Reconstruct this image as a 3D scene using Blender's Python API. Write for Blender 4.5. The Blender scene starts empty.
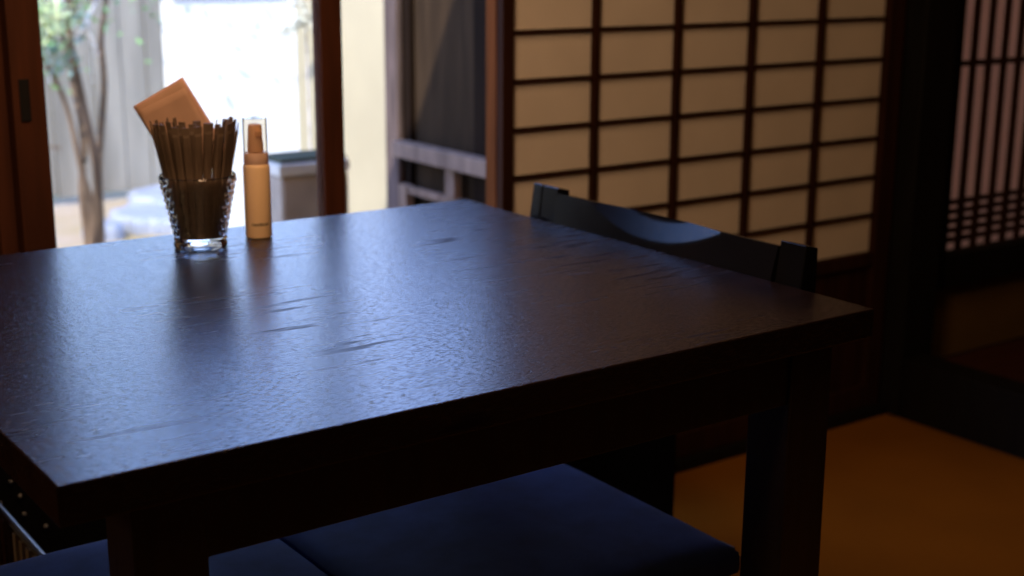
import bpy, bmesh, math, random
from mathutils import Vector, Matrix, noise
random.seed(7)
sc = bpy.context.scene
C = sc.collection

# ------------------------------------------------------------------ camera numbers
F_PX, YAW, PITCH, ROLL = 1375.4, 0.622405, 0.2434223, 0.0052385
CAM = Vector((0, 0, 1.06))
fw = Vector((math.sin(YAW)*math.cos(PITCH), math.cos(YAW)*math.cos(PITCH), -math.sin(PITCH)))
rt = fw.cross(Vector((0, 0, 1))).normalized(); up = rt.cross(fw)
RT = rt*math.cos(ROLL)+up*math.sin(ROLL); UP = -rt*math.sin(ROLL)+up*math.cos(ROLL)
def at(x, y, Y):
    """world point at depth plane Y for a measured direction"""
    d = RT*((x-512)/F_PX)-UP*((y-288)/F_PX)+fw
    return CAM+d*(Y/d.y)
RH = Vector((math.cos(YAW), -math.sin(YAW), 0)); FH = Vector((math.sin(YAW), math.cos(YAW), 0))

# ------------------------------------------------------------------ materials
def lin(c): return tuple((x/12.92 if x <= .04045 else ((x+.055)/1.055)**2.4) for x in c)
def mat(name, col, rough=.5, metal=0, spec=.5, var=0, vscale=(8, 8, 8), bump=0, bscale=(60, 60, 60), bdist=.001, detail=4, col2=None, **kw):
    m = bpy.data.materials.new(name); m.use_nodes = True
    nt = m.node_tree; N = nt.nodes; b = N['Principled BSDF']
    b.inputs['Base Color'].default_value = (*col, 1); b.inputs['Roughness'].default_value = rough
    b.inputs['Metallic'].default_value = metal; b.inputs['Specular IOR Level'].default_value = spec
    for k, v in kw.items(): b.inputs[k.replace('_', ' ')].default_value = v
    tc = N.new('ShaderNodeTexCoord')
    def nz(scale, det):
        mp = N.new('ShaderNodeMapping'); mp.inputs['Scale'].default_value = scale
        nt.links.new(tc.outputs['Object'], mp.inputs['Vector'])
        n = N.new('ShaderNodeTexNoise'); n.inputs['Scale'].default_value = 1; n.inputs['Detail'].default_value = det
        nt.links.new(mp.outputs['Vector'], n.inputs['Vector']); return n
    if var or col2:
        n = nz(vscale, detail); mx = N.new('ShaderNodeMix'); mx.data_type = 'RGBA'
        c2 = col2 or tuple(max(0, x*(1-var)) for x in col)
        c1 = col if col2 else tuple(min(1, x*(1+var)) for x in col)
        rp = N.new('ShaderNodeMapRange'); rp.inputs['From Min'].default_value = .35; rp.inputs['From Max'].default_value = .65
        nt.links.new(n.outputs['Fac'], rp.inputs['Value']); nt.links.new(rp.outputs['Result'], mx.inputs['Factor'])
        mx.inputs['A'].default_value = (*c2, 1); mx.inputs['B'].default_value = (*c1, 1)
        nt.links.new(mx.outputs['Result'], b.inputs['Base Color'])
    if bump:
        n = nz(bscale, 5); bp = N.new('ShaderNodeBump'); bp.inputs['Strength'].default_value = bump; bp.inputs['Distance'].default_value = bdist
        nt.links.new(n.outputs['Fac'], bp.inputs['Height']); nt.links.new(bp.outputs['Normal'], b.inputs['Normal'])
    return m
M = {}
M['table'] = mat('dark_stained_oak', (.010, .005, .0035), .265, var=.35, vscale=(6, 60, 20), bump=.5, bscale=(170, 620, 620), bdist=.0003, Coat_Weight=.15, Coat_Roughness=.24, Coat_IOR=1.5)
def pores(m):
    nt = m.node_tree; N = nt.nodes; L = nt.links
    bp = [n for n in N if n.type == 'BUMP'][0]; b = N['Principled BSDF']; tc = [n for n in N if n.type == 'TEX_COORD'][0]
    def nz(sc_, det):
        mp = N.new('ShaderNodeMapping'); mp.inputs['Scale'].default_value = sc_; L.new(tc.outputs['Object'], mp.inputs['Vector'])
        n = N.new('ShaderNodeTexNoise'); n.inputs['Scale'].default_value = 1; n.inputs['Detail'].default_value = det; L.new(mp.outputs['Vector'], n.inputs['Vector']); return n
    n = nz((130, 520, 520), 2); rg = N.new('ShaderNodeMapRange'); rg.inputs['From Min'].default_value = .56; rg.inputs['From Max'].default_value = .66
    L.new(n.outputs['Fac'], rg.inputs['Value'])
    b2 = N.new('ShaderNodeBump'); b2.inputs['Strength'].default_value = 1; b2.inputs['Distance'].default_value = .0002; b2.invert = True
    L.new(rg.outputs['Result'], b2.inputs['Height']); L.new(bp.outputs['Normal'], b2.inputs['Normal'])
    L.new(b2.outputs['Normal'], b.inputs['Normal']); L.new(b2.outputs['Normal'], b.inputs['Coat Normal'])
def streaks(m):
    # worn matt streaks along the grain, on the surface itself
    nt = m.node_tree; N = nt.nodes; L = nt.links; b = N['Principled BSDF']; tc = [n for n in N if n.type == 'TEX_COORD'][0]
    out = []
    for sc_, lo, hi, det in (((9, 70, 70), .57, .66, 3), ((3.2, 3.6, 3), .50, .62, 1)):
        mp = N.new('ShaderNodeMapping'); mp.inputs['Scale'].default_value = sc_; mp.inputs['Location'].default_value = (1.3, .4, 0); L.new(tc.outputs['Object'], mp.inputs['Vector'])
        n = N.new('ShaderNodeTexNoise'); n.inputs['Scale'].default_value = 1; n.inputs['Detail'].default_value = det; L.new(mp.outputs['Vector'], n.inputs['Vector'])
        rg = N.new('ShaderNodeMapRange'); rg.inputs['From Min'].default_value = lo; rg.inputs['From Max'].default_value = hi; L.new(n.outputs['Fac'], rg.inputs['Value']); out.append(rg)
    mu = N.new('ShaderNodeMath'); mu.operation = 'MULTIPLY'; L.new(out[0].outputs[0], mu.inputs[0]); L.new(out[1].outputs[0], mu.inputs[1])
    sp = N.new('ShaderNodeMapRange'); sp.inputs['To Min'].default_value = .36; sp.inputs['To Max'].default_value = .04; L.new(mu.outputs[0], sp.inputs['Value']); L.new(sp.outputs[0], b.inputs['Specular IOR Level'])
    ro = N.new('ShaderNodeMapRange'); ro.inputs['To Min'].default_value = .265; ro.inputs['To Max'].default_value = .55; L.new(mu.outputs[0], ro.inputs['Value']); L.new(ro.outputs[0], b.inputs['Roughness'])
    cw = N.new('ShaderNodeMapRange'); cw.inputs['To Min'].default_value = .15; cw.inputs['To Max'].default_value = 0; L.new(mu.outputs[0], cw.inputs['Value']); L.new(cw.outputs[0], b.inputs['Coat Weight'])
pores(M['table']); streaks(M['table'])
M['table_leg'] = mat('dark_stained_leg', (.016, .009, .006), .38, var=.3, vscale=(60, 60, 6), bump=.25, bscale=(200, 200, 20))
M['lacquer'] = mat('black_lacquer', (.004, .004, .005), .22, spec=.2, var=.2, bump=.05, bscale=(60, 60, 60))
M['redwood'] = mat('reddish_frame_wood', (.060, .018, .007), .7, spec=.15, var=.25, vscale=(50, 50, 4), bump=.12, bscale=(150, 150, 10))
M['darkwood'] = mat('shoji_frame_wood', (.030, .0095, .003), .8, spec=.12, var=.25, vscale=(50, 50, 4), bump=.12, bscale=(150, 150, 10))
M['jamblit'] = mat('daylit_jamb_wood', (.13, .040, .009), .9, spec=.1, var=.25, vscale=(50, 50, 4), bump=.12, bscale=(150, 150, 10))  # lighter than the stile wood, daylight on the left face put into colour
M['blackwood'] = mat('blackened_wood', (.006, .005, .004), .7, spec=.2, var=.3, vscale=(40, 40, 4))
M['paper'] = mat('shoji_paper', (.78, .70, .58), .9, spec=.1, var=.035, vscale=(9, 9, 9), bump=.06, bscale=(90, 90, 90))
M['paper_pale'] = mat('lattice_window_paper', (.72, .58, .50), .9, spec=.1, var=.05, vscale=(6, 6, 3))
def translucent(m, amount, col):
    nt = m.node_tree; N = nt.nodes; b = N['Principled BSDF']; t = N.new('ShaderNodeBsdfTranslucent'); t.inputs['Color'].default_value = (*col, 1)
    mx = N.new('ShaderNodeMixShader'); mx.inputs[0].default_value = amount
    nt.links.new(b.outputs[0], mx.inputs[1]); nt.links.new(t.outputs[0], mx.inputs[2]); nt.links.new(mx.outputs[0], N['Material Output'].inputs['Surface'])
translucent(M['paper_pale'], .5, (.56, .34, .23))
M['tatami'] = mat('tatami_weave', (.28, .105, .006), .75, spec=.15, var=.10, vscale=(3, 3, 3), bump=.4, bscale=(700, 60, 60))
M['plaster'] = mat('clay_plaster', (.17, .10, .028), .95, spec=.1, var=.12, vscale=(5, 5, 5), bump=.2, bscale=(200, 200, 200))
M['ceilwood'] = mat('ceiling_board_wood', (.06, .035, .02), .6, var=.2, vscale=(4, 60, 4))
M['raised'] = mat('raised_floor_boards', (.05, .012, .006), .5, var=.2, vscale=(4, 60, 4))
M['cream'] = mat('cream_plaster', (.43, .365, .235), .9, spec=.1, var=.06, vscale=(3, 3, 3), bump=.15, bscale=(90, 90, 90))
M['white'] = mat('white_plaster', (.90, .88, .82), .9, spec=.1, var=.02, vscale=(12, 12, 12), bump=.2, bscale=(90, 90, 90))
M['pink'] = mat('weathered_pale_wood', (.25, .17, .125), .9, spec=.1, var=.25, vscale=(30, 30, 5), bump=.2, bscale=(90, 90, 15))
M['postwood'] = mat('weathered_pinkish_post', (.115, .082, .072), .9, spec=.1, var=.3, vscale=(30, 30, 5))
M['lidshade'] = mat('rim_shadow_tone', (.10, .10, .06), .9, spec=.1, var=.2)  # dark tone standing in for the shadow above the pale rim
M['fence'] = mat('weathered_grey_boards', (.26, .225, .17), .85, spec=.2, var=.22, vscale=(9, 9, 1.2), bump=.3, bscale=(60, 60, 5))
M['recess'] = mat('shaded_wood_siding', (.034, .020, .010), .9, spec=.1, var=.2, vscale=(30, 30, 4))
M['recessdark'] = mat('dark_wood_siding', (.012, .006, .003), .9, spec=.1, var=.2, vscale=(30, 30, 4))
M['stone'] = mat('grey_stone', (.46, .36, .27), .9, spec=.2, var=.2, vscale=(8, 8, 8), bump=.5, bscale=(40, 40, 40), bdist=.004)
M['stonetop'] = mat('pale_stone_rim', (.80, .72, .60), .9, spec=.2, var=.15, vscale=(8, 8, 8), bump=.3, bscale=(40, 40, 40))
M['paleslab'] = mat('pale_blue_stone', (.34, .36, .42), .6, var=.12, vscale=(5, 5, 5), bump=.4, bscale=(15, 15, 15), bdist=.01)
M['ground'] = mat('gravel_and_moss', (.46, .35, .25), .95, spec=.1, col2=(.36, .27, .09), vscale=(1.2, 2.2, 1), bump=.6, bscale=(50, 50, 50), bdist=.01)
M['bark'] = mat('tree_bark', (.15, .10, .065), .9, spec=.1, var=.35, vscale=(20, 20, 3), bump=.5, bscale=(60, 60, 8))
M['barklit'] = mat('sunlit_branch_bark', (.62, .58, .56), .8, var=.15, vscale=(20, 20, 20))  # lit copy of the bark, sunlight put into the colour
M['leaf'] = mat('green_leaf', (.16, .30, .09), .55, var=.35, vscale=(5, 5, 5), Transmission_Weight=0)
M['leaflit'] = mat('sunlit_pale_leaf', (.62, .66, .34), .5, var=.2, vscale=(5, 5, 5))  # lit copy of the green leaf, sun put into the paler colour
M['leafglare'] = mat('sun_glare_leaf', (.85, .85, .74), .5, var=.1, vscale=(5, 5, 5))  # near-white colour stands in for overexposed sun on the leaves
M['leafblue'] = mat('grey_green_leaf', (.24, .36, .30), .5, var=.2, vscale=(5, 5, 5))
M['blue'] = mat('navy_blue_fabric', (.030, .060, .23), .85, spec=.25, var=.18, vscale=(25, 25, 25), bump=.35, bscale=(900, 900, 900), Sheen_Weight=.1)
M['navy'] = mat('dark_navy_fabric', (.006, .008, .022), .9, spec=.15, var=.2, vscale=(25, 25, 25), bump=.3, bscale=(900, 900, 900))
M['napkin'] = mat('brown_paper_napkin', (.56, .37, .26), .85, spec=.1, var=.06, vscale=(20, 20, 20), bump=.15, bscale=(300, 300, 300))
M['napkin2'] = mat('orange_paper_napkin', (.70, .45, .35), .85, spec=.1, var=.06, vscale=(20, 20, 20), bump=.15, bscale=(300, 300, 300))
M['stick'] = mat('dark_brown_paper_wrapper', (.20, .135, .088), .55, col2=(.10, .066, .042), vscale=(90, 90, 14), bump=.3, bscale=(300, 300, 40))
M['bottle'] = mat('tan_plastic', (.86, .60, .34), .42, var=.03, vscale=(20, 20, 20), Subsurface_Weight=.0)
M['pump'] = mat('brown_tan_pump_plastic', (.80, .56, .40), .45, var=.03)
M['ink'] = mat('dark_print_ink', (.012, .008, .006), .6)
M['metal'] = mat('pale_metal_rim', (.26, .24, .21), .5, metal=.6, var=.1)
M['stave'] = mat('tan_bamboo_strip', (.34, .24, .16), .6, var=.4, vscale=(30, 30, 5))
M['basketblack'] = mat('black_basket_weave', (.008, .007, .006), .6, var=.2)
M['speck'] = mat('pale_light_speck', (.6, .58, .55), .3)  # pale colour standing in for light coming through the weave
M['tag'] = mat('grey_cloth_tag', (.2, .22, .25), .8)

translucent(M['pump'], .35, (.8, .55, .42)); translucent(M['stick'], .15, (.3, .18, .1)); translucent(M['napkin'], .3, (.8, .42, .25)); translucent(M['napkin2'], .25, (.85, .45, .3))
def glass_mat(name, ior=1.5, tint=(1, 1, 1), rough=0.0):
    m = bpy.data.materials.new(name); m.use_nodes = True; nt = m.node_tree; N = nt.nodes; b = N['Principled BSDF']
    b.inputs['Transmission Weight'].default_value = 1; b.inputs['Roughness'].default_value = rough
    b.inputs['IOR'].default_value = ior; b.inputs['Base Color'].default_value = (*tint, 1)
    return m
M['glass'] = glass_mat('clear_tumbler_glass', 1.5, (.97, .98, .98))
def pane_mat(name, ior=1.35, tint=(1, 1, 1)):
    m = bpy.data.materials.new(name); m.use_nodes = True; nt = m.node_tree; N = nt.nodes; L = nt.links
    N.remove(N['Principled BSDF']); out = N['Material Output']
    t = N.new('ShaderNodeBsdfTransparent'); t.inputs['Color'].default_value = (*tint, 1)
    g = N.new('ShaderNodeBsdfGlossy'); g.inputs['Roughness'].default_value = .02
    fr = N.new('ShaderNodeFresnel'); fr.inputs['IOR'].default_value = ior
    mx = N.new('ShaderNodeMixShader'); L.new(fr.outputs[0], mx.inputs[0]); L.new(t.outputs[0], mx.inputs[1]); L.new(g.outputs[0], mx.inputs[2])
    L.new(mx.outputs[0], out.inputs['Surface']); return m
M['pane'] = pane_mat('window_pane_glass', tint=(.97, .98, .98))
M['cap'] = pane_mat('clear_plastic_cap', 1.08, tint=(.95, .92, .86))

# ------------------------------------------------------------------ mesh helpers
def box(bm, x0, x1, y0, y1, z0, z1, bev=0):
    vs = [bm.verts.new((x, y, z)) for x in (x0, x1) for y in (y0, y1) for z in (z0, z1)]
    fs = [bm.faces.new([vs[i] for i in f]) for f in ((0, 1, 3, 2), (4, 6, 7, 5), (0, 4, 5, 1), (2, 3, 7, 6), (0, 2, 6, 4), (1, 5, 7, 3))]
    bmesh.ops.recalc_face_normals(bm, faces=fs)
    if bev:
        es = list({e for f in fs for e in f.edges})
        bmesh.ops.bevel(bm, geom=es, offset=bev, segments=2, affect='EDGES', profile=.6)
    return vs
def lathe(bm, prof, n=48, cx=0, cy=0, rmod=None, closed=False):
    rings = []
    for i, (r, z) in enumerate(prof):
        ring = []
        for k in range(n):
            a = 2*math.pi*k/n
            rr = r+(rmod(i, k, r, z) if rmod else 0)
            ring.append(bm.verts.new((cx+rr*math.cos(a), cy+rr*math.sin(a), z)))
        rings.append(ring)
    m = len(rings)
    for i in range(m if closed else m-1):
        for k in range(n):
            a, b = rings[i], rings[(i+1) % m]
            bm.faces.new((a[k], a[(k+1) % n], b[(k+1) % n], b[k]))
    if not closed:
        if prof[0][0] > 0: bm.faces.new(rings[0][::-1])
        if prof[-1][0] > 0: bm.faces.new(rings[-1])
def tube(bm, pts, rad, n=8):
    pts = [Vector(p) for p in pts]
    rad = rad if isinstance(rad, (list, tuple)) else [rad]*len(pts)
    rings = []
    for i, p in enumerate(pts):
        d = (pts[min(i+1, len(pts)-1)]-pts[max(i-1, 0)]).normalized()
        a = d.cross(Vector((0, 0, 1)) if abs(d.z) < .9 else Vector((1, 0, 0))).normalized(); b = d.cross(a)
        rings.append([bm.verts.new(p+(a*math.cos(2*math.pi*k/n)+b*math.sin(2*math.pi*k/n))*rad[i]) for k in range(n)])
    for i in range(len(rings)-1):
        for k in range(n):
            bm.faces.new((rings[i][k], rings[i][(k+1) % n], rings[i+1][(k+1) % n], rings[i+1][k]))
    bm.faces.new(rings[0][::-1]); bm.faces.new(rings[-1])
def obj(name, bm, m, parent=None, smooth=False):
    bmesh.ops.recalc_face_normals(bm, faces=bm.faces)
    me = bpy.data.meshes.new(name); bm.to_mesh(me); bm.free()
    if smooth:
        for p in me.polygons: p.use_smooth = True
        try: me.set_sharp_from_angle(angle=math.radians(40))
        except Exception: pass
    o = bpy.data.objects.new(name, me); C.objects.link(o); me.materials.append(M[m])
    if parent:
        o.parent = parent; o.matrix_parent_inverse = parent.matrix_basis.inverted()
    return o
def bxo(name, dims, m, parent=None, bev=0):
    bm = bmesh.new(); box(bm, *dims, bev=bev); return obj(name, bm, m, parent)
def tag(o, label, cat, group=None, kind=None):
    o['label'] = label; o['category'] = cat
    if group: o['group'] = group
    if kind: o['kind'] = kind
    return o
def empty(name, loc):
    o = bpy.data.objects.new(name, None); C.objects.link(o); o.location = loc; o.empty_display_size = .05
    return o
def struct(o, label, cat):
    return tag(o, label, cat, kind='structure')

# ================================================================== ROOM SHELL
YB = 2.0          # plane of the sliding doors
struct(bxo('floor', (-1.6, 2.505, -1.6, 2.10, -.06, 0), 'tatami'), 'amber tatami floor under the table and benches', 'floor')
bm = bmesh.new()
for k in range(14):
    y1 = 1.955-k*.26; box(bm, 2.585, 4.3, y1-.257, y1, .085, .112, bev=.002)
struct(obj('floor_raised', bm, 'raised'), 'reddish brown raised board floor beyond the black sill', 'floor')
struct(bxo('trim_1', (2.506, 2.585, -1.6, 1.944, -.05, .140), 'blackwood', bev=.003), 'black timber sill along the right edge of the tatami', 'sill')
struct(bxo('ceiling', (-1.7, 4.4, -1.7, 2.12, 2.35, 2.41), 'ceilwood'), 'dark boarded ceiling', 'ceiling')
struct(bxo('wall_left', (-1.70, -1.60, -1.7, 2.1, -.06, 2.35), 'plaster'), 'clay plaster wall on the left', 'wall')
struct(bxo('wall_front', (-1.6, 4.3, -1.7, -1.6, -.06, 2.35), 'plaster'), 'clay plaster wall behind the viewer', 'wall')
struct(bxo('wall_right', (4.3, 4.4, -1.7, 2.16, -.06, 2.35), 'plaster'), 'clay plaster wall on the far right', 'wall')
struct(bxo('wall_back', (1.462, 2.66, 2.075, 2.12, -.3, 2.35), 'plaster'), 'plaster wall behind the paper screen', 'wall')
struct(bxo('wall_upper', (-1.6, 1.462, 2.0, 2.10, 1.90, 2.35), 'plaster'), 'plaster wall above the garden doors', 'wall')
struct(bxo('wall_corner', (-1.6, -.95, 2.0, 2.10, -.06, 1.90), 'plaster'), 'plaster wall left of the garden doors', 'wall')
struct(bxo('trim_2', (-1.6, 2.50, 1.985, 2.07, 1.84, 1.90), 'darkwood', bev=.003), 'dark lintel over the sliding doors', 'lintel')
struct(bxo('trim_3', (-1.6, 2.50, 1.975, 2.075, -.02, .022), 'blackwood', bev=.002), 'black floor track under the sliding doors', 'track')
struct(bxo('trim_4', (1.407, 1.447, 2.0135, 2.046, .022, 1.84), 'jamblit', bev=.002), 'daylit brown timber jamb beside the garden opening', 'post')
struct(bxo('trim_5', (2.502, 2.612, 1.945, 2.06, -.05, 2.35), 'blackwood', bev=.004), 'black timber pillar between the paper screen and the slatted window', 'pillar')

# ---- shoji (door_1)
s = empty('door_1', (1.93, 2.01, .022)); struct(s, 'sliding paper screen with dark lattice and reddish wood frame', 'sliding screen')
X0, X1 = 1.4325, 2.440
pb = .392
bxo('stile', (1.408, X0, 1.993, 2.012, .022, 1.84), 'darkwood', s, .0015)
bxo('stile', (X1, 2.490, 1.993, 2.030, .022, 1.84), 'darkwood', s, .0015)
bxo('bottom_rail', (X0, X1, 1.995, 2.028, .022, .075), 'darkwood', s, .0015)
bxo('middle_rail', (X0, X1, 1.995, 2.028, pb-.03, pb), 'darkwood', s, .0015)
bxo('top_rail', (X0, X1, 1.995, 2.028, 1.79, 1.84), 'darkwood', s, .0015)
bxo('lower_panel', (X0, X1, 2.006, 2.016, .075, pb-.03), 'darkwood', s)
bxo('paper', (X0, X1, 2.0115, 2.0135, pb, 1.79), 'paper', s)
bm = bmesh.new()
for x in (1.6255, 1.829, 2.030, 2.233):
    box(bm, x-.0055, x+.0055, 1.998, 2.0113, pb, 1.79)
for k in range(-6, 12):
    z = .913+.0875*k
    if 0: pass
for k in range(-5, 11):
    z = .9125+.0870*k
    if z > pb+.02 and z < 1.78: box(bm, X0, X1, 2.0025, 2.0113, z-.0036, z+.0036)
obj('lattice', bm, 'darkwood', s)

# ---- glass garden door (door_2) with left neighbour (door_3)
def glass_door(name, x0, x1, y, label, ws=.047, wr=.0385, solid=False):
    e = empty(name, ((x0+x1)/2, y+.015, .022)); struct(e, label, 'sliding door')
    bxo('stile', (x0, x0+ws, y, y+.03, .022, 1.84), 'redwood', e, .002)
    bxo('stile', (x1-wr, x1, y, y+.03, .022, 1.84), 'redwood', e, .002)
    bxo('top_rail', (x0+ws, x1-wr, y+.001, y+.029, 1.79, 1.84), 'redwood', e, .001)
    bxo('bottom_rail', (x0+ws, x1-wr, y+.001, y+.029, .022, .26), 'redwood', e, .001)
    if solid: bxo('wood_panel', (x0+ws, x1-wr, y+.010, y+.018, .26, 1.79), 'darkwood', e)
    else: bxo('glass_pane', (x0+ws, x1-wr, y+.013, y+.016, .26, 1.79), 'pane', e)
    return e
d2 = glass_door('door_2', .563, 1.0935, 2.0, 'sliding glass door with reddish wood stiles facing the garden')
p = bmesh.new()
box(p, .5725, .587, 1.9965, 2.0, .814, .874, bev=.001)
obj('recessed_pull', p, 'blackwood', d2)
d3 = glass_door('door_3', -.36, .600, 2.036, 'reddish wood sliding door left of the recessed pull', ws=.05, wr=.06, solid=True)
struct(bxo('wall_panel', (-.95, -.36, 2.03, 2.07, .022, 1.84), 'redwood'), 'reddish timber panel at the far left of the garden doors', 'wall panel')

# ---- slatted window right of the pillar (window_1)
w = empty('window_1', (3.3, 2.03, .135)); struct(w, 'slatted wood window with pale paper right of the black pillar', 'window')
bxo('sill', (2.613, 4.3, 1.985, 2.055, .272, .352), 'blackwood', w, .003)
bxo('frame', (2.613, 2.709, 2.0, 2.04, .352, 1.35), 'blackwood', w)
bxo('head_rail', (2.613, 4.3, 1.99, 2.045, 1.35, 1.43), 'blackwood', w)
bxo('paper', (2.69, 4.3, 2.030, 2.033, .352, 1.35), 'paper_pale', w)
bm = bmesh.new()
x = 2.767
while x < 4.28:
    box(bm, x-.0058, x+.0058, 2.006, 2.018, .352, 1.35); x += .0585
for z in (.379, .402, .425, .448, .471): box(bm, 2.709, 4.28, 2.0185, 2.0295, z-.0055, z+.0055)
for z in (.80, 1.10): box(bm, 2.709, 4.28, 2.0185, 2.0295, z-.006, z+.006)
obj('slat_lattice', bm, 'darkwood', w)
struct(bxo('floor_base', (2.586, 4.3, -1.6, 2.06, -.06, .083), 'blackwood'), 'dark underfloor below the raised boards', 'floor')
struct(bxo('wall_low', (2.613, 4.3, 2.02, 2.06, .084, .272), 'plaster'), 'low band of ochre plaster under the slatted window', 'wall')
struct(bxo('wall_top', (2.613, 4.3, 2.01, 2.06, 1.43, 2.35), 'plaster'), 'plaster wall above the slatted window', 'wall')

# ================================================================== TABLE
t = empty('dining_table', (.681, 1.276, 0))
tag(t, 'square dark-stained wooden table with glossy grained top', 'table')
bxo('table_top', (.260, 1.102, .895, 1.657, .669, .700), 'table', t, .0018)
for x0, x1 in ((.313, .370), (.992, 1.050)):
    for y0, y1 in ((.902, .960), (1.592, 1.650)):
        bm = bmesh.new(); vs = box(bm, x0, x1, y0, y1, 0, .669)
        for v in bm.verts:
            if v.co.z < .01 and x0 > .9: v.co.x += -.005 if v.co.x < (x0+x1)/2 else .004
        bmesh.ops.bevel(bm, geom=list(bm.edges), offset=.0015, segments=1, affect='EDGES')
        obj('leg', bm, 'table_leg', t)
bxo('apron', (.370, .992, .906, .926, .614, .669), 'table_leg', t, .001)
bxo('apron', (.370, .992, 1.626, 1.646, .614, .669), 'table_leg', t, .001)
bxo('apron', (.317, .337, .960, 1.592, .638, .669), 'table_leg', t, .001)
bxo('apron', (1.026, 1.046, .960, 1.592, .638, .669), 'table_leg', t, .001)

# ---- black scooped rack on the right edge
r = empty('menu_rack', (1.13, 1.245, .70))
tag(r, 'long black lacquered rack with a crescent scoop along the right table edge', 'rack')
def xf(z): return 1.1045+(z-.695)*.27 if z > .695 else 1.1045
bm = bmesh.new()
NY, NZ = 120, 28
y0, y1, zt, zb_ = 1.046, 1.450, .7375, .655
ca, cb = 1.140, 1.372; cm = (ca+cb)/2; hw = (cb-ca)/2
def front(y, z):
    x = xf(z)
    u = (y-cm)/hw
    if abs(u) < 1:
        za = zt-.0035-.027*(1-abs(u)**2.0)
        if z > za: x += min(.0085, (z-za)*.34)
    return x
grid = []
for i in range(NY+1):
    y = y0+(y1-y0)*i/NY
    col = [bm.verts.new((front(y, z), y, z)) for z in [zb_+(zt-zb_)*(j/NZ)**.7 for j in range(NZ+1)]]
    grid.append(col+[bm.verts.new((1.138, y, zt-.0052)), bm.verts.new((1.126, y, zb_))])
for i in range(NY):
    a, b = grid[i], grid[i+1]; n = len(a)
    for j in range(n): bm.faces.new((a[j], b[j], b[(j+1) % n], a[(j+1) % n]))
bm.faces.new(grid[0]); bm.faces.new(grid[-1][::-1])
obj('scooped_panel', bm, 'lacquer', r, smooth=True)
for a, b in ((1.006, 1.045), (1.451, 1.485), (1.4865, 1.508)):
    bm = bmesh.new()
    vs = box(bm, 1.1045, 1.137, a, b, .65, .744)
    for v in bm.verts:
        if v.co.z > .7 and v.co.x < 1.12: v.co.x = xf(.744)
        elif v.co.z > .7: v.co.z -= .0045
    bmesh.ops.bevel(bm, geom=list(bm.edges), offset=.0012, segments=1, affect='EDGES')
    obj('end_block', bm, 'lacquer', r)
for y in (1.10, 1.40):
    bm = bmesh.new(); box(bm, 1.060, 1.15, y-.012, y+.012, .6655, .6685); box(bm, 1.104, 1.108, y-.012, y+.012, .6665, .69)
    obj('bracket', bm, 'lacquer', r)

# ================================================================== SEATING
b = empty('bench', (.62, 1.215, 0)); tag(b, 'low dark wooden bench pushed under the near side of the table', 'bench')
bxo('seat_board', (.203, 1.032, 1.006, 1.426, .352, .372), 'blackwood', b, .002)
for x in (.235, .965):
    for y in (1.03, 1.36): bxo('leg', (x, x+.045, y, y+.045, 0, .352), 'blackwood', b, .001)
bxo('stretcher', (.28, .965, 1.205, 1.23, .10, .14), 'blackwood', b, .001)
def cushion(bm, x0, x1, y0, y1, z0, z1, n=28):
    """soft square pad with rounded rim and slightly domed top"""
    hx, hy = (x1-x0)/2, (y1-y0)/2; cx, cy = (x0+x1)/2, (y0+y1)/2; g = [[], []]
    for s_ in (0, 1):
        for i in range(n+1):
            row = []
            for j in range(n+1):
                u = math.sin((i/n-.5)*math.pi); v = math.sin((j/n-.5)*math.pi)
                e = max(abs(u), abs(v)); edge = (1-e**14)**.5
                hz = (z1-z0)/2; zc = (z0+z1)/2
                if s_: z = zc+hz*(.35+.65*edge)-.0015*(abs(u)**2+abs(v)**2)
                else: z = z0+hz*.5*(1-edge)
                if s_: z += .0012*noise.noise(Vector((cx+u*hx, cy+v*hy, 0))*9)
                row.append(bm.verts.new((cx+u*hx, cy+v*hy, z)))
            g[s_].append(row)
    for i in range(n):
        for j in range(n):
            bm.faces.new((g[1][i][j], g[1][i+1][j], g[1][i+1][j+1], g[1][i][j+1]))
            bm.faces.new((g[0][i][j], g[0][i][j+1], g[0][i+1][j+1], g[0][i+1][j]))
    ring = [(i, 0) for i in range(n)]+[(n, j) for j in range(n)]+[(i, n) for i in range(n, 0, -1)]+[(0, j) for j in range(n, 0, -1)]
    for k in range(len(ring)):
        a, c = ring[k], ring[(k+1) % len(ring)]
        bm.faces.new((g[0][a[0]][a[1]], g[0][c[0]][c[1]], g[1][c[0]][c[1]], g[1][a[0]][a[1]]))
for x0, x1, lab in ((.203, .629, 'blue fabric seat cushion beside the near left table leg'),
                    (.632, 1.034, 'blue fabric seat cushion reaching the right end of the low bench')):
    bm = bmesh.new(); cushion(bm, x0, x1, 1.002, 1.430, .3725, .421)
    cu = obj('seat_cushion', bm, 'blue', None, smooth=True); tag(cu, lab, 'cushion', 'blue cushions on the bench')
    if x0 > .5:
        bxo('corner_tag', (1.0335, 1.0355, 1.012, 1.034, .388, .408), 'tag', cu)
# navy stool behind
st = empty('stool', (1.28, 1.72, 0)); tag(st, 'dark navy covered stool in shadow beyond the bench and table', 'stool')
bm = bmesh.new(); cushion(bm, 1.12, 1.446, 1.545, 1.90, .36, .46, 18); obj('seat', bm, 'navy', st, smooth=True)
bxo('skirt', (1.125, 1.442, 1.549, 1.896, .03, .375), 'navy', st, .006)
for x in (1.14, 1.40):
    for y in (1.56, 1.855): bxo('leg', (x, x+.03, y, y+.03, 0, .035), 'blackwood', st)

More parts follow.
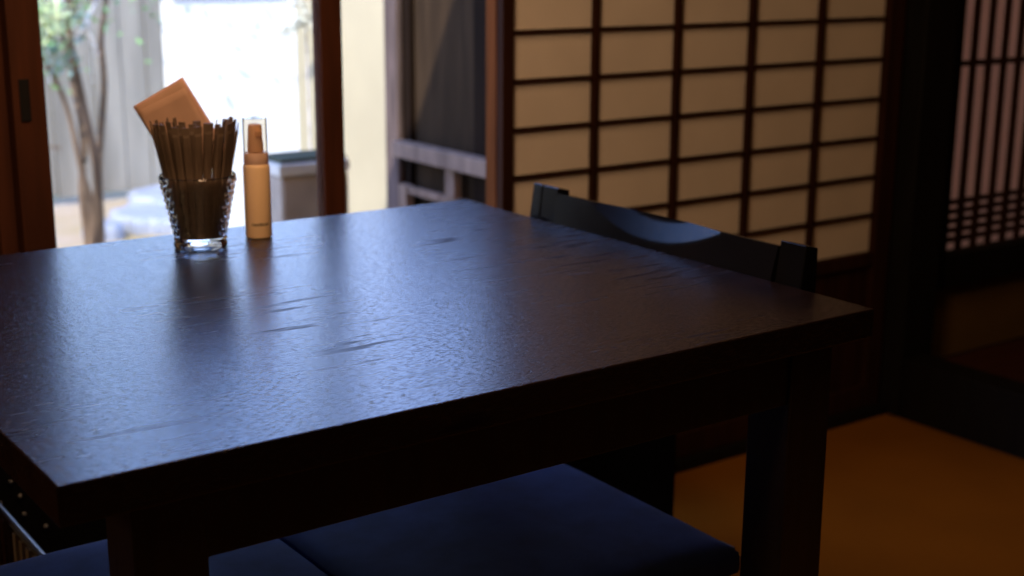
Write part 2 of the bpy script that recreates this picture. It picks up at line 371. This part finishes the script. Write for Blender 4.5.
# ---- luggage basket beyond the bench, lower left
k = empty('luggage_basket', (.62, 1.78, 0)); tag(k, 'black basket with pale rim on the floor beyond the bench, under the table', 'basket')
bx0, bx1, by0, by1, bz = .406, .84, 1.465, 1.925, .38
bm = bmesh.new()
box(bm, bx0+.012, bx1-.012, by0+.012, by1-.012, 0, .012)
for (a0, a1, b0_, b1_) in ((bx0+.008, bx0+.014, by0, by1), (bx1-.014, bx1-.008, by0, by1), (bx0+.008, bx1-.008, by0, by0+.006), (bx0+.008, bx1-.008, by1-.006, by1)):
    box(bm, a0, a1, b0_, b1_, .004, bz-.004)
obj('body', bm, 'basketblack', k)
bm = bmesh.new()
y = by0+.012
while y < by1-.01:
    box(bm, bx0, bx0+.007, y, y+.012, 0, bz-.006); box(bm, bx1-.007, bx1, y, y+.012, 0, bz-.006); y += .026
x = bx0+.02
while x < bx1-.02:
    box(bm, x, x+.012, by0-.007, by0, 0, bz-.006); box(bm, x, x+.012, by1, by1+.007, 0, bz-.006); x += .026
obj('stave_wall', bm, 'stave', k)
bm = bmesh.new()
for a, c in (((bx0+.005, by0, bz), (bx0+.005, by1, bz)), ((bx1-.005, by0, bz), (bx1-.005, by1, bz)), ((bx0, by0, bz), (bx1, by0, bz)), ((bx0, by1, bz), (bx1, by1, bz))):
    tube(bm, [a, c], .0045, 8)
obj('rim', bm, 'metal', k, smooth=True)
bm = bmesh.new()
for (px, py) in ((20, 496), (24, 514), (24, 532), (46, 526), (0, 503), (11, 482), (60, 512), (-14, 492)):
    bm = bmesh.new(); bmesh.ops.create_icosphere(bm, subdivisions=1, radius=.0032, matrix=Matrix.Translation(at(px, py, by1-.008)))
    obj('light_speck', bm, 'speck', k, smooth=True)  # small balls drawn as specks of light on the far wall

# ================================================================== THINGS ON THE TABLE
G = CAM+ (RT*((201-512)/F_PX)-UP*((246.8-288)/F_PX)+fw)*(.36/-(RT*((201-512)/F_PX)-UP*((246.8-288)/F_PX)+fw).z)
GX, GY, GZ = G.x, G.y, .7003
gl = empty('glass_tumbler', (GX, GY, GZ)); tag(gl, 'clear hobnail glass tumbler holding brown wrapped sticks', 'glass')
HG = .090; RB, RTp = .0300, .0460
bm = bmesh.new(); n = 72; prof = []; kinds = []
prof += [(.001, .0022), (.022, .0022), (.0285, .0), (.0318, .0012), (.0325, .005), (.0312, .0085), (.0325, .0118), (.0305, .0145)]
nb = len(prof); rows = 36
for i in range(rows+1):
    f_ = i/rows; prof.append((.0308+(RTp-.0308)*f_, .0150+(HG-.019)*f_))
prof += [(RTp+.0002, HG-.001), (RTp-.0008, HG), (RTp-.002, HG-.001)]
ne = len(prof)
for i in range(8, -1, -1):
    f_ = i/8; prof.append((.0275+(RTp-.0022-.0275)*f_, .0135+(HG-.0155)*f_))
prof += [(.024, .0128), (.001, .0125)]
def rm(i, kk, r_, z):
    if nb <= i < nb+rows+1:
        q = (i-nb)/rows*9; a = kk/n*20
        return .0017*abs(math.sin(math.pi*q))*abs(math.sin(math.pi*(a+.5*(int(q) % 2)))) ** .7
    return 0
lathe(bm, prof, n, 0, 0, rm)
for v in bm.verts: v.co += Vector((GX, GY, GZ))
obj('tumbler_body', bm, 'glass', gl, smooth=True)

# wrapped sticks standing in the glass
def stick_mesh(Ls):
    bm = bmesh.new(); w, th = .0033, .0015
    prof_ = [(0, .6), (.004, 1), (.006, .5), (.010, 1.0), (Ls-.012, 1.0), (Ls-.009, .45), (Ls-.0, .35)]
    rings = []
    for z, f_ in prof_:
        ww = w*(1+.46*z/Ls)
        tt = th*f_
        rings.append([bm.verts.new((x*ww, y*tt, z)) for x, y in ((-1, -.3), (-.6, -1), (.6, -1), (1, -.3), (1, .3), (.6, 1), (-.6, 1), (-1, .3))])
    for i in range(len(rings)-1):
        for q in range(8): bm.faces.new((rings[i][q], rings[i][(q+1) % 8], rings[i+1][(q+1) % 8], rings[i+1][q]))
    bm.faces.new(rings[0][::-1]); bm.faces.new(rings[-1])
    bmesh.ops.recalc_face_normals(bm, faces=bm.faces)
    me = bpy.data.meshes.new('wrapped_stick'); bm.to_mesh(me); bm.free(); me.materials.append(M['stick']); return me
meshes = [stick_mesh(.141), stick_mesh(.143), stick_mesh(.1445)]
first = None
def place_stick(rb, ra, ang, me_i, tw=0):
    bp_ = Vector((GX, GY, GZ+.0135))+(RH*math.cos(ang)+FH*math.sin(ang))*rb
    tp_ = Vector((GX, GY, GZ+.155))+(RH*math.cos(ang)+FH*math.sin(ang))*ra
    zax = (tp_-bp_).normalized(); rad = (RH*math.cos(ang+tw)+FH*math.sin(ang+tw)); rad = (rad-zax*rad.dot(zax)).normalized()
    xax = rad.cross(zax).normalized()
    R_ = Matrix((xax, rad, zax)).transposed()
    o = bpy.data.objects.new('wrapped_stick', meshes[me_i]); C.objects.link(o)
    o.matrix_world = Matrix.Translation(bp_) @ R_.to_4x4()
    tag(o, 'thin brown paper-wrapped stick standing in the glass tumbler', 'wrapped stick', 'wrapped sticks in the glass tumbler')
ring_o = 22
for i in range(ring_o):
    a = 2*math.pi*i/ring_o-.5*math.pi
    if math.sin(a) > .62 and math.cos(a) < .5: continue     # room for the napkins at the back
    place_stick(.0238, .0505+.002*math.sin(i*2.3), a, i % 3)
for i in range(15):
    a = 2*math.pi*i/15-.45*math.pi
    if math.sin(a) > .5: continue
    place_stick(.0182, .039+.0025*math.sin(i*1.7), a, (i+1) % 3)
for i in range(9):
    a = 2*math.pi*i/9-.4*math.pi
    if math.sin(a) > .6: continue
    place_stick(.0120, .026, a, (i+2) % 3)

# napkins
def napkin(off, rotd, A, W, Hn, m, label, flare=0):
    """folded napkin: sheet pair joined along its left edge; A = upper left corner in (right, up)"""
    bm = bmesh.new(); ang = math.radians(rotd)
    ex = Vector((math.cos(ang), math.sin(ang))); ey = Vector((math.sin(ang), -math.cos(ang)))
    nrow, ncol = 10, 14
    def pt(u, v, d):
        p2 = Vector(A)+ex*(W*u)+ey*(Hn*v)
        dep = off+d+flare*(1-v)*(1-u)
        return Vector((GX, GY, GZ))+RH*p2.x+Vector((0, 0, 1))*p2.y+FH*dep
    rows_ = []
    for j in range(nrow+1):
        v = j/nrow; row = []
        for i in range(ncol+1):
            u = i/ncol; row.append(bm.verts.new(pt(u, v, .0006+.0035*(1-u)**3*(1-v)+.0008*math.sin(u*5))))
        back = []
        for i in range(ncol+1):
            u = i/ncol; back.append(bm.verts.new(pt(u, v, -.0006-.0022*math.sin(math.pi*min(1, u*1.6))*(1-v*.5)+.0008*math.sin(u*5))))
        rows_.append(row[::-1]+back)
    for j in range(nrow):
        a, c = rows_[j], rows_[j+1]
        for i in range(len(a)-1): bm.faces.new((a[i], a[i+1], c[i+1], c[i]))
    o = obj('paper_napkin', bm, m, None, smooth=True)
    sm = o.modifiers.new('thick', 'SOLIDIFY'); sm.thickness = .0004
    tag(o, label, 'napkin', 'folded napkins in the glass'); return o
napkin(.0235, 30, (-.0805, .1680), .073, .112, 'napkin2', 'orange-brown paper napkin tilted left, backmost in the tumbler', .004)
napkin(.0185, 29, (-.0765, .1675), .068, .106, 'napkin', 'folded brown paper napkin in the middle of the napkins', .002)
napkin(.0125, 26, (-.0700, .1650), .064, .098, 'napkin', 'folded brown paper napkin nearest the wrapped sticks', 0)

# spray bottle
B = CAM+(RT*((259-512)/F_PX)-UP*((236.6-288)/F_PX)+fw)*(.36/-(RT*((259-512)/F_PX)-UP*((236.6-288)/F_PX)+fw).z)
BX, BY, BZ = B.x, B.y, .7003
sb = empty('spray_bottle', (BX, BY, BZ)); tag(sb, 'small tan spray bottle with clear cap beside the glass tumbler', 'bottle')
def lath(name, prof, m, par, n=40, closed=False):
    bm = bmesh.new(); lathe(bm, prof, n, closed=closed)
    for v in bm.verts: v.co += Vector((BX, BY, BZ))
    return obj(name, bm, m, par, smooth=True)
lath('bottle_body', [(.0150, 0), (.0162, .0006), (.0168, .002), (.0168, .088), (.0166, .0905), (.0158, .0925), (.0152, .0935)], 'bottle', sb)
lath('collar', [(.0150, .0937), (.0154, .0945), (.0154, .1065), (.0148, .108)], 'pump', sb)
pump = lath('pump_head', [(.0080, .1081), (.0100, .109), (.0100, .116), (.0092, .126), (.0088, .139), (.0078, .1425), (.004, .1435)], 'pump', sb)
bm = bmesh.new(); box(bm, -.004, .004, -.0125, -.006, .129, .136, bev=.001)
for v in bm.verts: v.co += Vector((BX, BY, BZ))
obj('nozzle', bm, 'pump', pump)
lath('clear_cap', [(.0151, .1083), (.0149, .149), (.0142, .1512), (.001, .1518), (.001, .1510), (.0136, .1504), (.0142, .1485), (.0144, .1083)], 'cap', sb, closed=True)
# band of tiny dark print low on the body, facing the viewer side
bm = bmesh.new()
rr = .01690
for i in range(9):
    a0 = math.radians(-90-35.7-24+i*8.2)+.12; wdt = math.radians(5.6 if i % 3 else 4.2)
    h_ = .0019 if i % 4 else .0024
    vs = []
    for aa in (a0, a0+wdt):
        for z in (.0165, .0165+h_*1.5): vs.append(bm.verts.new((BX+rr*math.cos(aa), BY+rr*math.sin(aa), BZ+z)))
    bm.faces.new((vs[0], vs[2], vs[3], vs[1]))
lp = obj('print_band', bm, 'ink', sb)
sm = lp.modifiers.new('thick', 'SOLIDIFY'); sm.thickness = .0001

# ================================================================== GARDEN
GZG = -.30
bm = bmesh.new(); box(bm, -7, 9, 2.10, 14, GZG-.1, GZG)
struct(obj('ground', bm, 'ground'), 'gravel and moss garden ground outside the glass doors', 'ground')
struct(bxo('wall_foundation', (-1.7, 4.3, 2.02, 2.095, GZG-.1, -.021), 'stone'), 'stone footing under the garden doors', 'foundation')

fe = empty('board_fence', (.6, 7.32, GZG)); tag(fe, 'weathered grey vertical board fence at the back of the garden', 'fence')
bm = bmesh.new(); x = -4.0; i = 0
while x < 3.6:
    wdt = .13+.03*math.sin(i*1.9); box(bm, x, x+wdt-.007, 7.30+.006*(i % 2), 7.325+.006*(i % 2), GZG+.05+.01*math.sin(i*2.7), (2.9 if x < 1.9 else 1.25)+.01*math.sin(i*3.1)); x += wdt; i += 1
obj('board_panel', bm, 'fence', fe)
for x in (-3.6, -2.1, -.6, .9, 2.4): bxo('post', (x, x+.09, 7.34, 7.43, GZG, 1.22), 'fence', fe)
bxo('rail', (-4, 3.9, 7.333, 7.345, .9, .98), 'fence', fe)

wl = tag(bxo('garden_wall', (1.9, 3.7, 4.95, 5.05, GZG, .875), 'white'), 'bright white plaster screen wall in sunlight behind the bottle', 'wall')
wl['kind'] = 'structure'
a_ = at(176, 100, 4.95).x
for v in wl.data.vertices:
    if v.co.x < 2.5: v.co.x = a_
struct(bxo('garden_wall_coping', (a_-.01, 3.71, 4.93, 5.07, .876, .915), 'pink', bev=.004), 'pale timber coping on top of the white garden wall', 'coping')

# neighbouring wing at the right of the opening
XW = 1.90
struct(bxo('wall_wing', (XW, XW+.16, 3.215, 3.76, GZG, 1.02), 'cream'), 'cream plaster wall of the garden wing', 'wall')
tag(bxo('veranda_post', (XW-.02, XW, 3.147, 3.212, GZG, 1.10), 'postwood', bev=.006), 'weathered pinkish grey post beside the cream wall', 'post')
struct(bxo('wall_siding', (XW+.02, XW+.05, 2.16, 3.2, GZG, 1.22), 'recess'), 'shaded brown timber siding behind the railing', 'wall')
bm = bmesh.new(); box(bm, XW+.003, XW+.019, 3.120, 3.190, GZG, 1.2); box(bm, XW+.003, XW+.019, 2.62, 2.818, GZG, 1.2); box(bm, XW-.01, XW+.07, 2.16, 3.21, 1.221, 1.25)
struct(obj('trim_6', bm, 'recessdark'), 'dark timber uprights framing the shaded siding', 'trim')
rl = empty('veranda_railing', (XW, 2.85, GZG)); tag(rl, 'pale weathered wooden railing in front of the shaded siding', 'railing')
bxo('handrail', (XW-.045, XW-.002, 2.30, 3.140, .517, .560), 'pink', rl, .005)
bxo('lower_rail', (XW-.02, XW-.002, 2.30, 3.12, .420, .440), 'pink', rl, .002)
bxo('lower_rail', (XW-.02, XW-.002, 2.30, 3.12, .350, .370), 'pink', rl, .002)
for y0 in (2.30, 2.868, 3.098): bxo('baluster', (XW-.025, XW-.001, y0, y0+.04, (GZG if y0 != 2.868 else .44), .517 if y0 != 3.098 else .442), 'pink', rl, .002)

# stone planter between stile and bottle
pl = empty('stone_basin', (1.53, 3.01, GZG)); tag(pl, 'grey stone basin with pale rim in front of the cream wall', 'stone basin')
zr0, zr1 = at(290, 177, 2.95).z, at(290, 164, 2.95).z
pa, pc = at(280, 160, 2.95), at(349, 160, 2.95)
bxo('basin_body', (pa.x, pc.x, 2.95, 3.08, GZG, zr0), 'stone', pl, .012)
bxo('basin_rim', (pa.x-.006, pc.x, 2.944, 3.086, zr0+.001, zr1), 'stonetop', pl, .006)
bxo('basin_rim_shadow', (pa.x+.004, pc.x-.004, 2.955, 3.075, zr1+.001, zr1+.010), 'lidshade', pl, .003)  # thin slab drawn as the dark shadow band over the rim

# pale flat stones
for (px, py, sx, sy, lab) in ((150, 226, .17, .25, 'largest pale bluish flat stone, left of the glass tumbler in the garden'), (176, 206, .22, .30, 'pale bluish flat stone farthest back, right behind the glass tumbler'), (104, 238, .09, .10, 'small pale flat stone beside the tree trunks')):
    d = RT*((px-512)/F_PX)-UP*((py-288)/F_PX)+fw; q = CAM+d*((GZG-CAM.z)/d.z)
    bm = bmesh.new(); ring = []
    n_ = 18
    for s_, (f_, z) in enumerate(((1, 0), (1.0, .05), (.9, .075))):
        ring.append([bm.verts.new((q.x+sx*f_*math.cos(2*math.pi*i/n_)*(1+.13*math.sin(3*i+px)), q.y+sy*f_*math.sin(2*math.pi*i/n_)*(1+.1*math.sin(2*i+px)), GZG+z)) for i in range(n_)])
    for s_ in (0, 1):
        for i in range(n_): bm.faces.new((ring[s_][i], ring[s_][(i+1) % n_], ring[s_+1][(i+1) % n_], ring[s_+1][i]))
    bm.faces.new(ring[2]); bm.faces.new(ring[0][::-1])
    tag(obj('stepping_stone', bm, 'paleslab'), lab, 'stone', 'flat stones in the garden')

# tree
tr = empty('garden_tree', tuple(at(94, 262, 5.2))[:2]+(GZG,)); tag(tr, 'slender multi-stemmed garden tree in front of the grey fence', 'tree')
tb = Vector((*tuple(at(94, 262, 5.2))[:2], GZG-.02))
def stem(pts, r0, r1, m='bark', name='trunk', Y=5.2, root=True):
    P_ = ([tb+Vector((random.uniform(-.04, .04), random.uniform(-.04, .04), 0))] if root else [])+[at(x, y, Y+dy) for x, y, dy in pts]
    # smooth the polyline
    out = []
    for i in range(len(P_)-1):
        p0, p1, p2, p3 = P_[max(i-1, 0)], P_[i], P_[i+1], P_[min(i+2, len(P_)-1)]
        for s_ in range(5):
            u = s_/5; out.append(.5*((2*p1)+(p2-p0)*u+(2*p0-5*p1+4*p2-p3)*u*u+(3*p1-p0-3*p2+p3)*u**3))
    out.append(P_[-1]); nn = len(out)-1
    bm = bmesh.new(); tube(bm, out, [.78*(r0+(r1-r0)*i/nn) for i in range(nn+1)], 8); return obj(name, bm, m, tr, smooth=True)
stem([(88, 240, 0), (82, 186, 0), (84, 143, .05), (72, 80, .1), (60, 20, .1), (52, -60, .1)], .024, .010)
stem([(97, 240, -.03), (97, 173, -.03), (84, 108, -.05), (71, 43, -.08), (69, 0, -.1), (75, -90, -.1)], .026, .014)
stem([(101, 236, .04), (99, 165, .05), (104, 87, .05), (101, 39, .08), (106, 0, .1), (112, -100, .1)], .022, .012)
stem([(92, 215, -.08), (80, 165, -.1), (67, 108, -.12), (47, 65, -.15), (30, 50, -.15)], .016, .010)
stem([(73, 50, -.08), (84, 24, -.1), (98, -3, -.1), (112, -50, -.1)], .010, .008, 'barklit', 'branch', root=False)
stem([(71, 30, -.08), (60, 12, -.1), (66, -10, -.1)], .008, .006, 'barklit', 'branch', root=False)
stem([(102, 60, .08), (92, 40, .05), (88, 12, .02)], .008, .006, 'barklit', 'branch', root=False)
stem([(60, 148, -.1), (52, 147, -.1), (44, 144, -.1)], .007, .004, 'bark', 'branch', root=False)
def leaves(name, clusters, m, par, size=.035):
    bm = bmesh.new()
    for (x, y, Y, rad, cnt) in clusters:
        c0 = at(x, y, Y)
        for _ in range(cnt):
            v = Vector((random.gauss(0, 1), random.gauss(0, 1), random.gauss(0, .8)))*rad*.5
            p0 = c0+v; a = Vector((random.uniform(-1, 1), random.uniform(-1, 1), random.uniform(-.7, .3))).normalized()
            b_ = a.cross(Vector((random.uniform(-1, 1), random.uniform(-1, 1), 1))).normalized(); s_ = size*random.uniform(.6, 1.2)
            nrm = a.cross(b_)*s_*.12
            q0 = bm.verts.new(p0); q1 = bm.verts.new(p0+a*s_*.5+b_*s_*.26+nrm); q2 = bm.verts.new(p0+a*s_); q3 = bm.verts.new(p0+a*s_*.5-b_*s_*.26+nrm)
            bm.faces.new((q0, q1, q2)); bm.faces.new((q0, q2, q3))
    return obj(name, bm, m, par)
leaves('foliage', [(38, 30, 5.0, .13, 140), (44, 60, 5.1, .10, 60), (70, -30, 5.2, .35, 260), (20, -20, 5.0, .3, 200), (50, -150, 5.2, .7, 900), (110, -240, 5.3, .7, 900), (30, -330, 5.2, .8, 900), (110, -400, 5.3, .7, 800), (0, -240, 5.2, .8, 700), (70, -500, 5.3, .7, 700)], 'leaf', tr)
leaves('foliage', [(45, 20, 4.9, .09, 90), (40, 2, 4.9, .12, 90), (52, 14, 4.9, .05, 30)], 'leaflit', tr)
leaves('foliage', [(64, 58, 5.0, .06, 45), (56, 44, 5.0, .07, 50), (78, 20, 5.0, .06, 20)], 'leafblue', tr)
# shrub at the corner of the wing, sun glare put into its pale colours
sh = empty('sunlit_shrub', (1.85, 3.6, GZG)); tag(sh, 'pale sunlit shrub tips by the corner of the cream wall', 'shrub')
bm = bmesh.new(); c_ = at(304, 20, 3.58); tube(bm, [Vector((c_.x+.01, c_.y+.02, GZG)), Vector((c_.x+.02, c_.y+.02, .3)), c_+Vector((.01, .01, .04))], [.006, .005, .003]); obj('stem', bm, 'barklit', sh, True)
leaves('foliage', [(303, 20, 3.56, .024, 90), (292, 26, 3.58, .022, 60), (284, 30, 3.6, .02, 40), (298, 6, 3.56, .03, 60)], 'leafglare', sh, .02)

# ================================================================== LIGHT
wd = bpy.data.worlds.new('sky'); sc.world = wd; wd.use_nodes = True; nt = wd.node_tree; N = nt.nodes
bg = N['Background']; tc = N.new('ShaderNodeTexCoord'); sp = N.new('ShaderNodeSeparateXYZ'); rp = N.new('ShaderNodeValToRGB')
nt.links.new(tc.outputs['Generated'], sp.inputs[0]); nt.links.new(sp.outputs['Z'], rp.inputs[0]); nt.links.new(rp.outputs[0], bg.inputs[0])
rp.color_ramp.elements[0].position = 0; rp.color_ramp.elements[0].color = (.62, .76, 1.0, 1)
e3 = rp.color_ramp.elements.new(1.0); e3.color = (.07, .12, .28, 1)
rp.color_ramp.elements[1].position = .42; rp.color_ramp.elements[1].color = (.24, .42, 1.0, 1)
SKY = 5.4
bg.inputs[1].default_value = SKY
def light(name, typ, loc, energy, col, **kw):
    l = bpy.data.lights.new(name, typ); l.energy = energy; l.color = col
    for k_, v in kw.items(): setattr(l, k_, v)
    o = bpy.data.objects.new(name, l); C.objects.link(o); o.location = loc; return o
sun = light('sun', 'SUN', (0, 0, 8), 6.5, (1, .95, .86), angle=math.radians(.6))
sun.rotation_euler = Vector((.62, .38, -.69)).to_track_quat('-Z', 'Y').to_euler()
lamp = light('pendant_lamp_light', 'AREA', (.75, 1.25, 2.0), 4.4, (1, .60, .34), shape='DISK', size=.34)
fillb = light('warm_fill_light', 'AREA', (.35, .85, 1.55), 8.0, (1, .60, .34), shape='DISK', size=.45); fillb.rotation_euler = Vector((1.2, 1.45, -.8)).to_track_quat('-Z', 'Y').to_euler()  # added warm fill that softens the lattice shadows, no lamp known here
lamp2 = light('ceiling_lamp_light', 'AREA', (2.9, .9, 2.2), 1.3, (1, .50, .18), shape='DISK', size=.3)
fill3 = light('rear_fill_light', 'AREA', (-.2, -.5, 2.1), .8, (1, .58, .30), shape='DISK', size=.5)  # added soft fill from behind the camera, not a known lamp
fill4 = light('side_fill_light', 'AREA', (-1.1, 1.25, 1.15), 1.6, (1, .72, .38), shape='DISK', size=.3); fill4.rotation_euler = Vector((1, 0, -.35)).to_track_quat('-Z', 'Y').to_euler()  # weak warm fill added for left-facing sides, source unseen
for nm, x0, x1 in (('daylight_portal', .61, 1.41),):
    a = light(nm, 'AREA', ((x0+x1)/2, 2.075, 1.05), 1, (1, 1, 1), shape='RECTANGLE', size=x1-x0, size_y=1.55)
    a.rotation_euler = Vector((0, -1, 0)).to_track_quat('-Z', 'Y').to_euler(); a.data.cycles.is_portal = True

# ================================================================== CAMERA
cd = bpy.data.cameras.new('camera'); co = bpy.data.objects.new('camera', cd); C.objects.link(co)
cd.sensor_width = 36; cd.lens = F_PX*36/1024; cd.clip_start = .02
R3 = Matrix((RT, UP, -fw)).transposed(); co.matrix_world = Matrix.Translation(CAM) @ R3.to_4x4()
cd.dof.use_dof = True; cd.dof.focus_distance = 1.25; cd.dof.aperture_fstop = 5.6
sc.camera = co
sc.view_settings.view_transform = 'Standard'; sc.view_settings.look = 'None'; sc.view_settings.gamma = 1
sc.view_settings.use_curve_mapping = False; sc.view_settings.exposure = 0
sc.cycles.use_denoising = True; sc.cycles.max_bounces = 10; sc.cycles.transmission_bounces = 10; sc.cycles.transparent_max_bounces = 16
sc.cycles.caustics_refractive = True; sc.cycles.sample_clamp_indirect = 4
